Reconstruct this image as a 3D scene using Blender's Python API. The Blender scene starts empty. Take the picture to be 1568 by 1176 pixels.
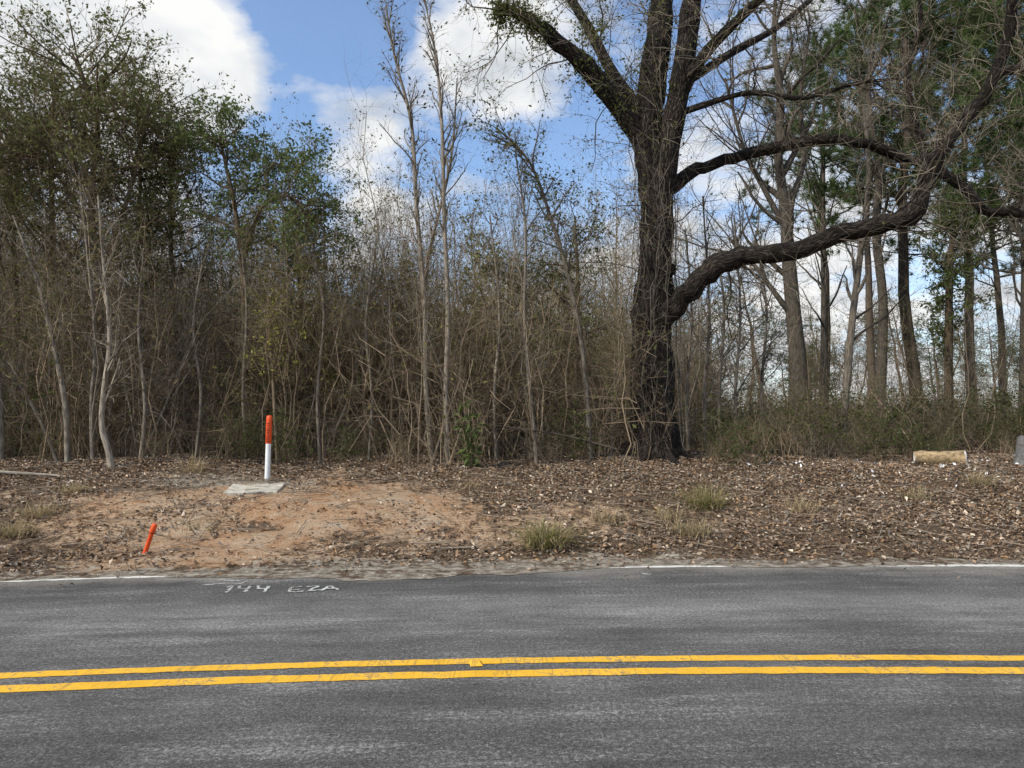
import bpy, math, numpy as np
from mathutils import Vector
rng = np.random.default_rng(7)
scene = bpy.context.scene
PITCH = math.radians(3.1); CAMZ = 1.6; F = 1132.0

# ------------------------------------------------------------ helpers
def W(px, py, d):
    u = (px-784)/F; v = (588-py)/F
    y = math.cos(PITCH)-v*math.sin(PITCH); z = math.sin(PITCH)+v*math.cos(PITCH)
    s = d/y
    return np.array([u*s, d, CAMZ+z*s])
def G(px, py, z=0.0):
    u = (px-784)/F; v = (588-py)/F
    y = math.cos(PITCH)-v*math.sin(PITCH); zz = math.sin(PITCH)+v*math.cos(PITCH)
    s = (z-CAMZ)/zz
    return np.array([u*s, y*s, z])
_tab = rng.random((256, 256))
def vnoise(x, y):
    x = np.asarray(x, float); y = np.asarray(y, float)
    xi = np.floor(x).astype(int); yi = np.floor(y).astype(int)
    fx = x-xi; fy = y-yi; fx = fx*fx*(3-2*fx); fy = fy*fy*(3-2*fy)
    a = _tab[xi & 255, yi & 255]; b = _tab[(xi+1) & 255, yi & 255]
    c = _tab[xi & 255, (yi+1) & 255]; d = _tab[(xi+1) & 255, (yi+1) & 255]
    return (a*(1-fx)+b*fx)*(1-fy)+(c*(1-fx)+d*fx)*fy
def fbm(x, y, o=4):
    s = 0; a = .5; t = 0
    for i in range(o):
        s = s+a*vnoise(x*2**i+17*i, y*2**i+31*i); t += a; a *= .5
    return s/t
def curve(x, c, a, b):
    x = np.asarray(x, float); xc = np.clip(x, -11, 11)
    return c+a*xc+b*xc*xc+(a+2*b*xc)*(x-xc)*0.6
def ye(x): return curve(x, 8.3, .08, -.009)
def yc(x): return curve(x, 4.95, .055, -.012)
def yn(x): return curve(x, 1.3, .03, -.014)
def H(x, y):
    x = np.asarray(x, float); y = np.asarray(y, float)
    d = y-ye(x)-.40
    t = np.clip(d/7, 0, 1)
    h = .9*(t*1.2-.2*t*t)
    k = np.clip(d/1.0, 0, 1)
    h = h+k*((fbm(x*.45+3, y*.45, 3)-.5)*.22+(fbm(x*2.3, y*2.3, 3)-.5)*.09)
    h = h+np.clip((y-20)/60, 0, 1)*.5
    return h*(d > 0)
def nrm(a): return a/np.maximum(np.linalg.norm(a, axis=-1, keepdims=True), 1e-9)

class MB:
    def __init__(s): s.v=[]; s.f=[]; s.m=[]; s.c=[]; s.b=[]; s.n=0; s.sm=[]
    def add(s, v, f, mat=0, col=(.5,.5,.5), bark=None, smooth=False):
        v = np.asarray(v, float).reshape(-1, 3); f = np.asarray(f, int)
        s.v.append(v); s.f.append(f+s.n); s.m.append(np.full(len(f), mat)); s.sm.append(np.full(len(f), smooth))
        col = np.asarray(col, float)
        s.c.append(np.broadcast_to(col, (len(v), 3)) if col.ndim == 1 else col)
        s.b.append(v if bark is None else bark.reshape(-1, 3)); s.n += len(v)
    def merge(s, o, x, y, z, rot, sx, sz, tilt=(0, 0)):
        off = s.n; c, sn = math.cos(rot), math.sin(rot)
        for v, f, m, cc, b, sm in zip(o.v, o.f, o.m, o.c, o.b, o.sm):
            q = np.stack([(v[:, 0]*c-v[:, 1]*sn)*sx+x+tilt[0]*v[:, 2]*sz, (v[:, 0]*sn+v[:, 1]*c)*sx+y+tilt[1]*v[:, 2]*sz, v[:, 2]*sz+z], 1)
            s.v.append(q); s.f.append(f+off); s.m.append(m); s.c.append(cc); s.b.append(b); s.sm.append(sm)
        s.n += o.n
    def mesh(s, name, mats):
        me = bpy.data.meshes.new(name)
        v = np.concatenate(s.v); c = np.concatenate(s.c); b = np.concatenate(s.b)
        cnt = np.concatenate([np.full(len(f), f.shape[1]) for f in s.f])
        li = np.concatenate([f.ravel() for f in s.f])
        me.vertices.add(len(v)); me.vertices.foreach_set('co', v.ravel().astype(np.float32))
        me.loops.add(len(li)); me.loops.foreach_set('vertex_index', li.astype(np.int32))
        me.polygons.add(len(cnt))
        st = np.concatenate([[0], np.cumsum(cnt)[:-1]])
        me.polygons.foreach_set('loop_start', st.astype(np.int32))
        me.polygons.foreach_set('loop_total', cnt.astype(np.int32))
        me.polygons.foreach_set('material_index', np.concatenate(s.m).astype(np.int32))
        me.polygons.foreach_set('use_smooth', np.concatenate(s.sm).astype(bool))
        a = me.attributes.new('col', 'FLOAT_COLOR', 'POINT')
        a.data.foreach_set('color', np.concatenate([c, np.ones((len(c), 1))], 1).ravel().astype(np.float32))
        a = me.attributes.new('bark', 'FLOAT_VECTOR', 'POINT')
        a.data.foreach_set('vector', b.ravel().astype(np.float32))
        for m in mats: me.materials.append(m)
        me.update(calc_edges=True)
        return me
    def obj(s, name, mats, link=True):
        o = bpy.data.objects.new(name, s.mesh(name, mats))
        if link: scene.collection.objects.link(o)
        return o

def tubes(mb, P, R, sides, mat=0, col=(.2,.17,.14), lump=0.0):
    M, N, _ = P.shape
    T = nrm(np.gradient(P, axis=1))
    mt = np.abs(nrm(T.mean(1))[:, 2])
    ref = np.where((mt > .75)[:, None], np.array([[0, 1., .05]]), np.array([[.05, 0.02, 1.]]))[:, None, :]
    A = nrm(np.cross(T, np.broadcast_to(ref, T.shape))); B = np.cross(T, A)
    th = np.arange(sides)*2*math.pi/sides
    ct = np.cos(th)[None, None, :, None]; sn = np.sin(th)[None, None, :, None]
    Rr = np.broadcast_to(R[:, :, None, None], (M, N, sides, 1)).copy()
    if lump > 0:
        ii = np.arange(N)[None, :, None]; jj = np.arange(sides)[None, None, :]
        nz = fbm(ii*.45+np.zeros((M, N, sides))+5, jj*.9+np.zeros((M, N, sides)), 3)
        nz[:, :, -1] = .5*(nz[:, :, -1]+nz[:, :, 0])
        Rr *= (1+lump*(nz-.5)*2)[..., None]
    V = P[:, :, None, :]+Rr*(A[:, :, None, :]*ct+B[:, :, None, :]*sn)
    seg = np.linalg.norm(np.diff(P, axis=1), axis=2); cum = np.concatenate([np.zeros((M, 1)), np.cumsum(seg, 1)], 1)
    cum = cum+rng.random((M, 1))*20
    r0 = np.maximum(R[:, :1], R.mean(1, keepdims=True))[:, :, None]
    bk = np.stack([np.broadcast_to(np.cos(th)[None, None]*r0, (M, N, sides)), np.broadcast_to(np.sin(th)[None, None]*r0, (M, N, sides)),
                   np.broadcast_to(cum[:, :, None], (M, N, sides))], -1)
    m = np.arange(M)[:, None, None]; n = np.arange(N-1)[None, :, None]; k = np.arange(sides)[None, None, :]; k2 = (k+1) % sides
    base = m*N*sides
    f = np.stack(np.broadcast_arrays(base+n*sides+k, base+n*sides+k2, base+(n+1)*sides+k2, base+(n+1)*sides+k), -1).reshape(-1, 4)
    col = np.asarray(col, float)
    if col.ndim == 1: col = col[None]*(0.6+.8*rng.random((M, 1)))
    C = np.repeat(col, N*sides, 0)
    mb.add(V, f, mat, C, bk, smooth=sides > 3)

def spawn(P, R, k, L, ang, t0=.3, t1=1., N=4, wig=.15, up=.05, r0=.01, shrink=.5, taper=.35, angvar=.3):
    M, N0, _ = P.shape
    t = t0+(t1-t0)*((np.arange(k)[None]+rng.random((M, k)))/k)
    fi = np.clip(t*(N0-1), 0, N0-1.001); i = fi.astype(int); f = (fi-i)[..., None]
    mi = np.arange(M)[:, None]
    pos = P[mi, i]*(1-f)+P[mi, i+1]*f
    tan = nrm(P[mi, i+1]-P[mi, i]); rad = R[mi, i]*(1-f[..., 0])+R[mi, i+1]*f[..., 0]
    rv = rng.normal(size=tan.shape); pp = nrm(rv-(rv*tan).sum(-1, keepdims=True)*tan)
    a = ang*(1+angvar*rng.normal(size=(M, k)))[..., None]
    d = nrm(np.cos(a)*tan+np.sin(a)*pp)
    ln = L*(1-shrink*t)*(.5+.9*rng.random((M, k)))
    d = d.reshape(-1, 3); ln = ln.ravel()
    Q = np.zeros((M*k, N, 3)); Q[:, 0] = pos.reshape(-1, 3)
    for j in range(1, N):
        d = nrm(d+wig*rng.normal(size=d.shape)+np.array([0, 0, up]))
        Q[:, j] = Q[:, j-1]+d*(ln/(N-1))[:, None]
    rs = np.minimum(r0*(.6+.6*rng.random(M*k)), rad.ravel()*.75)
    RR = rs[:, None]*np.linspace(1, taper, N)[None]
    return Q, RR

def leaves(mb, pos, size, col, mat=1, aspect=.45, droop=0.0, fold=.25, d=None, colvar=.4):
    n = len(pos)
    if d is None: d = rng.normal(size=(n, 3))
    d = nrm(d+np.array([0, 0, -droop]))
    s = nrm(np.cross(d, rng.normal(size=(n, 3)))); nn = np.cross(d, s)
    sz = (size*(.6+.8*rng.random(n)))[:, None]
    B = pos; Tt = pos+d*sz
    L = pos+d*sz*.5+s*sz*aspect*.5+nn*sz*fold*.4; Rr = pos+d*sz*.5-s*sz*aspect*.5+nn*sz*fold*.4
    V = np.stack([B, L, Tt, Rr], 1)
    b = np.arange(n)[:, None]*4
    f = np.concatenate([b+np.array([[0, 1, 2]]), b+np.array([[0, 2, 3]])], 0)
    col = np.asarray(col, float)
    if col.ndim == 1: col = np.broadcast_to(col, (n, 3))
    col = col*(1-colvar+2*colvar*rng.random((n, 1)))
    mb.add(V, f, mat, np.repeat(col, 4, 0))

def along(P, cnt, t0=.2, jitter=.0):
    M, N, _ = P.shape
    m = rng.integers(0, M, cnt); t = (t0+(1-t0)*rng.random(cnt))*(N-1.001); i = t.astype(int); f = (t-i)[:, None]
    p = P[m, i]*(1-f)+P[m, i+1]*f
    return p+rng.normal(size=(cnt, 3))*jitter

def catmull(pts, rad, sub=5):
    pts = np.asarray(pts, float); rad = np.asarray(rad, float)
    q = np.concatenate([pts, rad[:, None]], 1)
    q = np.concatenate([[2*q[0]-q[1]], q, [2*q[-1]-q[-2]]])
    out = []
    for i in range(1, len(q)-2):
        for s in range(sub):
            t = s/sub
            out.append(.5*((2*q[i])+(-q[i-1]+q[i+1])*t+(2*q[i-1]-5*q[i]+4*q[i+1]-q[i+2])*t*t+(-q[i-1]+3*q[i]-3*q[i+1]+q[i+2])*t**3))
    out.append(q[-2]); out = np.array(out)
    return out[None, :, :3], np.maximum(out[None, :, 3], .003)

# ------------------------------------------------------------ materials
def newmat(name):
    m = bpy.data.materials.new(name); m.use_nodes = True
    nt = m.node_tree; nt.nodes.clear(); return m, nt
def N(nt, t, **kw):
    n = nt.nodes.new(t)
    for k, v in kw.items():
        if k.startswith('_'): setattr(n, k[1:], v)
        else: n.inputs[k.replace('__', ' ')].default_value = v
    return n
def ramp(nt, pts):
    r = nt.nodes.new('ShaderNodeValToRGB'); e = r.color_ramp.elements
    while len(e) < len(pts): e.new(.5)
    for i, (p, c) in enumerate(pts):
        e[i].position = p; e[i].color = (c[0], c[1], c[2], 1) if hasattr(c, '__len__') else (c, c, c, 1)
    return r
def mix(nt, fac, a, b, mode='MIX'):
    m = nt.nodes.new('ShaderNodeMix'); m.data_type = 'RGBA'; m.blend_type = mode
    for s, v in ((m.inputs[0], fac), (m.inputs[6], a), (m.inputs[7], b)):
        if isinstance(v, bpy.types.NodeSocket): nt.links.new(v, s)
        elif hasattr(v, '__len__'): s.default_value = (*v, 1)
        else: s.default_value = v
    return m.outputs[2]
def math_(nt, op, a, b=0.0, c=None):
    m = nt.nodes.new('ShaderNodeMath'); m.operation = op
    for i, v in enumerate((a, b) if c is None else (a, b, c)):
        if isinstance(v, bpy.types.NodeSocket): nt.links.new(v, m.inputs[i])
        else: m.inputs[i].default_value = v
    return m.outputs[0]
def noise(nt, vec, scale, detail=4, rough=.55, out='Fac'):
    n = N(nt, 'ShaderNodeTexNoise', Scale=scale, Detail=detail, Roughness=rough)
    if vec is not None: nt.links.new(vec, n.inputs['Vector'])
    return n.outputs[0 if out == 'Fac' else 1]
def finish(nt, color, rough=.85, bump=None, bstr=.3, bdist=.02, spec=.3):
    b = N(nt, 'ShaderNodeBsdfPrincipled'); o = nt.nodes.new('ShaderNodeOutputMaterial')
    if isinstance(color, bpy.types.NodeSocket): nt.links.new(color, b.inputs['Base Color'])
    else: b.inputs['Base Color'].default_value = (*color, 1)
    b.inputs['Roughness'].default_value = rough
    b.inputs['Specular IOR Level'].default_value = spec
    if bump is not None:
        bp = N(nt, 'ShaderNodeBump', Strength=bstr, Distance=bdist); nt.links.new(bump, bp.inputs['Height'])
        nt.links.new(bp.outputs[0], b.inputs['Normal'])
    nt.links.new(b.outputs[0], o.inputs[0])
def attr(nt, name, out='Color'):
    a = nt.nodes.new('ShaderNodeAttribute'); a.attribute_name = name; return a.outputs[out]
def mapping(nt, vec, scale):
    m = nt.nodes.new('ShaderNodeMapping'); m.inputs['Scale'].default_value = scale; nt.links.new(vec, m.inputs[0]); return m.outputs[0]
def diffuse_out(nt, c, transl=0.0):
    d = nt.nodes.new('ShaderNodeBsdfDiffuse'); o = nt.nodes.new('ShaderNodeOutputMaterial'); nt.links.new(c, d.inputs[0])
    if transl:
        t = nt.nodes.new('ShaderNodeBsdfTranslucent'); nt.links.new(c, t.inputs[0]); mx = nt.nodes.new('ShaderNodeMixShader'); mx.inputs[0].default_value = transl
        nt.links.new(d.outputs[0], mx.inputs[1]); nt.links.new(t.outputs[0], mx.inputs[2]); nt.links.new(mx.outputs[0], o.inputs[0])
    else: nt.links.new(d.outputs[0], o.inputs[0])

M_TWIG, nt = newmat('twig_bark'); diffuse_out(nt, attr(nt, 'col'))
M_WOOD, nt = newmat('thin_bark')
c = attr(nt, 'col'); v = mapping(nt, attr(nt, 'bark', 'Vector'), (12, 12, 2.5)); n = noise(nt, v, 2.0, 3)
r = ramp(nt, [(.3, .45), (.7, 1.45)]); nt.links.new(n, r.inputs[0]); diffuse_out(nt, mix(nt, 1.0, c, r.outputs[0], 'MULTIPLY'))
M_OAK, nt = newmat('furrowed_bark')
v = mapping(nt, attr(nt, 'bark', 'Vector'), (1, 1, .22))
vo = N(nt, 'ShaderNodeTexVoronoi', Scale=22.0, _feature='DISTANCE_TO_EDGE')
nn = noise(nt, v, 14, 4, .6, 'Color')
vv = nt.nodes.new('ShaderNodeVectorMath'); vv.operation = 'MULTIPLY_ADD'; nt.links.new(nn, vv.inputs[0]); vv.inputs[1].default_value = (.07, .07, .07); nt.links.new(v, vv.inputs[2])
nt.links.new(vv.outputs[0], vo.inputs['Vector'])
r1 = ramp(nt, [(0.0, 0.0), (.28, 1.0)]); nt.links.new(vo.outputs['Distance'], r1.inputs[0])
n2 = noise(nt, v, 60, 5, .7); hgt = math_(nt, 'MULTIPLY_ADD', n2, .5, r1.outputs[0])
cc = mix(nt, r1.outputs[0], (.011, .0085, .0065), (.085, .068, .054))
n3 = noise(nt, attr(nt, 'bark', 'Vector'), 2.3, 5, .6); r3 = ramp(nt, [(.35, .4), (.7, 1.3)]); nt.links.new(n3, r3.inputs[0])
cc = mix(nt, 1.0, cc, r3.outputs[0], 'MULTIPLY')
n4 = noise(nt, attr(nt, 'bark', 'Vector'), 5, 6, .7); r4 = ramp(nt, [(.58, 0), (.70, .6)]); nt.links.new(n4, r4.inputs[0])
cc = mix(nt, r4.outputs[0], cc, (.16, .15, .125))
finish(nt, cc, .95, hgt, 1.0, .03, .15)
M_LEAF, nt = newmat('foliage'); diffuse_out(nt, attr(nt, 'col'), .35)
M_DRY, nt = newmat('dry_leaf'); finish(nt, attr(nt, 'col'), .75, spec=.15)

def ground_mat(name):
    m, nt = newmat(name)
    geo = nt.nodes.new('ShaderNodeNewGeometry').outputs['Position']
    sep = nt.nodes.new('ShaderNodeSeparateColor'); nt.links.new(attr(nt, 'col'), sep.inputs[0])
    n1 = noise(nt, geo, 1.3, 5, .65); n2 = noise(nt, geo, 7, 5, .7); n3 = noise(nt, geo, 38, 4, .75)
    r = ramp(nt, [(.3, (.045, .031, .02)), (.5, (.14, .095, .06)), (.7, (.28, .20, .135))]); nt.links.new(n3, r.inputs[0])
    litter = r.outputs[0]
    rc = ramp(nt, [(.34, (.45, .19, .075)), (.43, (.48, .28, .15)), (.54, (.54, .38, .245)), (.68, (.64, .51, .37))]); nt.links.new(math_(nt, 'MULTIPLY_ADD', n1, .5, math_(nt, 'MULTIPLY', n2, .5)), rc.inputs[0])
    r3 = ramp(nt, [(.36, (.15, .10, .06)), (.50, (1, 1, 1))]); nt.links.new(n3, r3.inputs[0])
    clay = mix(nt, .5, rc.outputs[0], mix(nt, 1.0, rc.outputs[0], r3.outputs[0], 'MULTIPLY'))
    rs = ramp(nt, [(.30, (.12, .10, .078)), (.5, (.31, .265, .205)), (.68, (.58, .51, .41))]); nt.links.new(n2, rs.inputs[0])
    def thr(ch, amt=.8):
        a = math_(nt, 'MULTIPLY_ADD', math_(nt, 'SUBTRACT', n1, .5), 2.4*amt, ch)
        a = math_(nt, 'MULTIPLY_ADD', math_(nt, 'SUBTRACT', n2, .5), 2.8*amt, a)
        rr = ramp(nt, [(.36, 0), (.68, 1)]); nt.links.new(a, rr.inputs[0]); return rr.outputs[0]
    c = mix(nt, thr(sep.outputs[0]), litter, clay)
    c = mix(nt, thr(sep.outputs[1]), c, rs.outputs[0])
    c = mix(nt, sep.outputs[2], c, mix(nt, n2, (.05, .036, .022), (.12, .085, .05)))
    h = math_(nt, 'ADD', math_(nt, 'MULTIPLY', n2, .7), n3)
    finish(nt, c, .95, h, 1.0, .05, .1)
    return m
M_GROUND = ground_mat('bank_soil')

# asphalt
M_ROAD, nt = newmat('asphalt')
uv = nt.nodes.new('ShaderNodeUVMap').outputs[0]
f1 = noise(nt, uv, 85, 3, .9); f2 = noise(nt, uv, 34, 4, .8); l1 = noise(nt, mapping(nt, uv, (.34, 2.0, 1)), 1.4, 8, .75)
l2 = noise(nt, mapping(nt, uv, (.8, .8, 1)), 1.1, 6, .7)
sx = nt.nodes.new('ShaderNodeSeparateXYZ'); nt.links.new(uv, sx.inputs[0])
r = ramp(nt, [(.30, (.038, .036, .033)), (.46, (.094, .090, .084)), (.58, (.150, .145, .135)), (.70, (.42, .40, .37))]); nt.links.new(f1, r.inputs[0])
band = ramp(nt, [(0, .88), (.12, .96), (.27, .76), (.42, .96), (.53, .98), (.62, 1.04), (.72, 1.48), (.80, .92), (.90, .84), (1, 1.3)])
nt.links.new(math_(nt, 'MULTIPLY_ADD', math_(nt, 'SUBTRACT', l1, .5), .16, math_(nt, 'DIVIDE', sx.outputs[1], 7.2)), band.inputs[0])
c = mix(nt, 1.0, r.outputs[0], band.outputs[0], 'MULTIPLY')
rl = ramp(nt, [(.34, .70), (.66, 1.30)]); nt.links.new(l1, rl.inputs[0]); c = mix(nt, 1.0, c, rl.outputs[0], 'MULTIPLY')
rl2 = ramp(nt, [(.35, .78), (.65, 1.22)]); nt.links.new(l2, rl2.inputs[0]); c = mix(nt, 1.0, c, rl2.outputs[0], 'MULTIPLY')
r5 = ramp(nt, [(.36, .66), (.5, 1.0), (.64, 1.5)]); nt.links.new(f2, r5.inputs[0]); c = mix(nt, 1.0, c, r5.outputs[0], 'MULTIPLY')
sp = ramp(nt, [(.54, 0), (.64, .8)]); nt.links.new(math_(nt, 'MULTIPLY', math_(nt, 'ADD', f2, l1), .5), sp.inputs[0])
c = mix(nt, sp.outputs[0], c, (.33, .315, .29))
edge = ramp(nt, [(.88, 0), (1.0, 1.0)])
nt.links.new(math_(nt, 'MULTIPLY_ADD', math_(nt, 'SUBTRACT', l2, .5), .18, math_(nt, 'DIVIDE', sx.outputs[1], 7.3)), edge.inputs[0])
c = mix(nt, math_(nt, 'MULTIPLY', edge.outputs[0], f2), c, (.40, .34, .26))
finish(nt, c, .92, math_(nt, 'ADD', f1, math_(nt, 'MULTIPLY', f2, .5)), .8, .008, .1)

def ramp_out(nt, s):
    r = ramp(nt, [(.3, .8), (.7, 1.1)]); nt.links.new(s, r.inputs[0]); return r.outputs[0]
def paint_mat(name, col, wear=.6):
    m, nt = newmat(name)
    geo = nt.nodes.new('ShaderNodeNewGeometry').outputs['Position']
    a = noise(nt, geo, 45, 5, .8); b = noise(nt, geo, 4, 5, .6)
    s = math_(nt, 'ADD', math_(nt, 'MULTIPLY', a, .65), math_(nt, 'MULTIPLY', b, .35))
    r = ramp(nt, [(wear-.03, 0), (wear+.06, .9)]); nt.links.new(s, r.inputs[0])
    cn = noise(nt, mapping(nt, geo, (7, .5, 1)), 1.0, 3, .6); cr = ramp(nt, [(.485, 0), (.5, .45), (.515, 0)]); nt.links.new(cn, cr.inputs[0])
    c = mix(nt, 1.0, col, ramp_out(nt, b), 'MULTIPLY')
    c = mix(nt, r.outputs[0], c, (.15, .14, .12)); c = mix(nt, cr.outputs[0], c, (.16, .12, .06))
    finish(nt, c, .6, a, .4, .004, .2); return m
M_YEL = paint_mat('yellow_road_paint', (.80, .44, .035), .55)
M_WHT = paint_mat('white_road_paint', (.70, .67, .60), .55)
M_SPRAY = paint_mat('white_spray_paint', (.66, .66, .63), .49)

def simple(name, col, rough=.6, ns=20, var=.25, bstr=.2, spec=.3):
    m, nt = newmat(name)
    tc = nt.nodes.new('ShaderNodeTexCoord').outputs['Object']
    n = noise(nt, tc, ns, 6, .65); r = ramp(nt, [(.3, 1-var), (.7, 1+var*.6)]); nt.links.new(n, r.inputs[0])
    finish(nt, mix(nt, 1.0, col, r.outputs[0], 'MULTIPLY'), rough, n, bstr, .01, spec); return m
M_PWHITE = simple('white_plastic', (.76, .76, .74), .4, 12, .12, .05)
M_PORANGE = simple('orange_plastic', (.75, .09, .02), .45, 12, .15, .05)
M_LABEL = simple('printed_label', (.10, .02, .012), .6, 60, .3)
M_CONC = simple('concrete', (.48, .44, .36), .9, 7, .5, .5)
M_LOGSIDE = simple('log_bark', (.34, .245, .135), .95, 11, .8, .9)
M_LOGEND = simple('cut_wood', (.78, .75, .70), .8, 14, .2, .3)
M_STUMP = simple('weathered_wood', (.13, .125, .12), .95, 16, .5, .8)

# ------------------------------------------------------------ ground
def axis(*segs):
    out = []
    for a, b, s in segs: out.append(np.arange(a, b-1e-6, s))
    return np.concatenate(out+[[segs[-1][1]]])
def grid(mb, X, Y, Z, mat, col, smooth=True):
    nx, ny = X.shape
    i = np.arange(nx-1)[:, None]; j = np.arange(ny-1)[None]
    f = np.stack([i*ny+j, (i+1)*ny+j, (i+1)*ny+j+1, i*ny+j+1], -1).reshape(-1, 4)
    mb.add(np.stack([X, Y, Z], -1).reshape(-1, 3), f, mat, col.reshape(-1, 3), smooth=smooth)
def masks(x, y):
    e = ((x+3.4)/3.0)**2+((y-11.0)/2.4)**2
    clay = np.clip(1.02-e*.5, 0, 1)
    e2 = ((x-.6)/3.8)**2+((y-10.4)/1.2)**2
    clay = np.maximum(clay, np.clip(.50-.35*e2, 0, 1))
    clay = np.clip(clay+(fbm(x*.9+8, y*.9, 4)-.5)*1.5*(clay > .02), 0, 1)
    d = y-ye(x)
    sand = np.clip(.95-np.abs(d-.15)*1.25, 0, 1)*(.3+1.1*(fbm(x*.6+50, y*.9, 3)-.15))
    sand = np.maximum(sand, np.clip(.85-(((x+4.9)/1.6)**2+((y-12.9)/.8)**2)*.5, 0, 1))
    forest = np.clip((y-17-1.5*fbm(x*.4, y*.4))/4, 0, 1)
    return clay, np.clip(sand, 0, 1), forest
xs = axis((-600, -60, 30), (-60, -22, 1), (-22, 22, .11), (22, 60, 1), (60, 600, 30))
ys = axis((-600, -30, 30), (-30, 6, 1), (6, 16.5, .09), (16.5, 30, .4), (30, 90, 3), (90, 900, 45))
X, Y = np.meshgrid(xs, ys, indexing='ij')
mb = MB(); a, b, c = masks(X, Y)
grid(mb, X, Y, H(X, Y), 0, np.stack([a, b, c], -1)); mb.obj('ground', [M_GROUND])

xs = axis((-200, -20, 4), (-20, 20, .25), (20, 200, 4)); vs = np.linspace(0, 1, 30)
X, V = np.meshgrid(xs, vs, indexing='ij')
def roady(X, V):
    a, b, c = yn(X), yc(X), ye(X)+.14
    return np.where(V < .5, a+(b-a)*V*2, b+(c-b)*(V-.5)*2)
Yr = roady(X, V)
mb = MB()
grid(mb, X, Yr, np.full_like(X, .004), 0, np.ones(X.shape+(3,)))
road = mb.obj('road', [M_ROAD])
uvl = road.data.uv_layers.new(name='UVMap')
li = np.zeros(len(road.data.loops), np.int32); road.data.loops.foreach_get('vertex_index', li)
uvv = np.stack([X.ravel(), V.ravel()*7.1], -1)[li]; uvl.data.foreach_set('uv', uvv.ravel().astype(np.float32))

def ribbon(name, fy, off, w, mat, x0=-60, x1=60, z=.008, jit=.006):
    xs = np.arange(x0, x1, .05); n = len(xs)
    yo = fy(xs)+off+.014*(fbm(xs*.8, xs*0+off*30+2, 2)-.5)
    ya = yo-w/2+(fbm(xs*9, xs*0+off*50, 3)-.5)*jit*2; yb = yo+w/2+(fbm(xs*9, xs*0+off*50+9, 3)-.5)*jit*2
    X = np.stack([xs, xs], 1); Y = np.stack([ya, yb], 1)
    mb = MB(); grid(mb, X, Y, np.full_like(X, z), 0, np.ones((n, 2, 3))); return mb.obj(name, [mat])
ribbon('yellow_center_line', yc, .135, .115, M_YEL, jit=.014)
ribbon('yellow_center_line', yc, -.125, .125, M_YEL, jit=.014)
ribbon('white_edge_line', ye, -.03, .12, M_WHT, jit=.03)

# dirt spilled over the pavement edge
xs = np.arange(-20, 20, .03)
wd = .03+.42*np.exp(-((xs+1.3)/2.6)**2)+.10*np.exp(-((xs+6)/1.4)**2)+.14*np.exp(-((xs-3.4)/1.2)**2)
near = ye(xs)+.12-wd*(.0+1.9*fbm(xs*.9, xs*0, 5))-.10*fbm(xs*7, xs*0+4, 4)
vv = np.linspace(0, 1, 9)[None]
Yd = near[:, None]+(ye(xs)[:, None]+.75-near[:, None])*vv; Xd = np.repeat(xs[:, None], 9, 1)
Zd = np.where(Yd < ye(Xd)+.3, .013, np.maximum(.013, H(Xd, Yd)+.006)); Zd[:, 0] = .0095; Zd[:, -1] = H(Xd[:, -1], Yd[:, -1])-.01
a, b, c = masks(Xd, Yd); b = np.maximum(b, .75*(1-vv))
mb = MB(); grid(mb, Xd, Yd, Zd, 0, np.stack([a, b, c], -1)); mb.obj('dirt_shoulder', [M_GROUND])

def box(mb, c, s, mat=0, rot=0, taper=1.0, col=(.5, .5, .5)):
    hx, hy, hz = s[0]/2, s[1]/2, s[2]/2
    v = np.array([[-hx, -hy, -hz], [hx, -hy, -hz], [hx, hy, -hz], [-hx, hy, -hz], [-hx*taper, -hy*taper, hz], [hx*taper, -hy*taper, hz], [hx*taper, hy*taper, hz], [-hx*taper, hy*taper, hz]])
    cr, sr = math.cos(rot), math.sin(rot)
    v = np.stack([v[:, 0]*cr-v[:, 1]*sr, v[:, 0]*sr+v[:, 1]*cr, v[:, 2]], 1)+np.array(c)
    mb.add(v, [[0, 3, 2, 1], [4, 5, 6, 7], [0, 1, 5, 4], [1, 2, 6, 5], [2, 3, 7, 6], [3, 0, 4, 7]], mat, col)
g = G(729, 1019)
mb = MB(); box(mb, (g[0], g[1], .019), (.085, .095, .018), 0, .15, .6)
mb.obj('road_reflector', [M_YEL])

def strokes(name, lines, w=.022, z=.0085):
    mb = MB()
    for ln in lines:
        p = np.array([G(x, y, z) for x, y in ln])
        q, _ = catmull(p, np.full(len(p), .1), 4); q = q[0]
        q[:, :2] += rng.normal(size=(len(q), 2))*.006
        t = nrm(np.gradient(q, axis=0)); s = np.stack([-t[:, 1], t[:, 0], t[:, 2]*0], 1)
        ww = (w*(.5+.9*rng.random(len(q))))[:, None]/2
        a = q+s*ww; b = q-s*ww; a[:, 2] = b[:, 2] = z; z += .0004
        n = len(q); i = np.arange(n-1)[:, None]
        mb.add(np.concatenate([a, b]), np.concatenate([i, i+n, i+n+1, i+1], 1), 0)
    return mb.obj(name, [M_SPRAY])
strokes('spray_paint_marking', [[(348, 899), (356, 897), (352, 902), (347, 907)], [(366, 897), (368, 901), (382, 901)], [(383, 897), (379, 902), (374, 906)],
    [(396, 897), (398, 901), (412, 901)], [(413, 897), (408, 902), (405, 906)],
    [(446, 899), (462, 898)], [(444, 903), (458, 902)], [(446, 899), (443, 903), (448, 906), (466, 905)], [(472, 898), (486, 898), (474, 904), (490, 903)], [(493, 904), (506, 897), (517, 903)], [(498, 901), (512, 901)]], .03)
strokes('spray_paint_marking', [[(308, 896), (340, 893), (372, 893)], [(335, 888), (360, 889), (380, 887)], [(372, 893), (381, 888)]], .024)
strokes('spray_paint_marking', [[(984, 878), (992, 879), (998, 879)]], .035)

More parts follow.
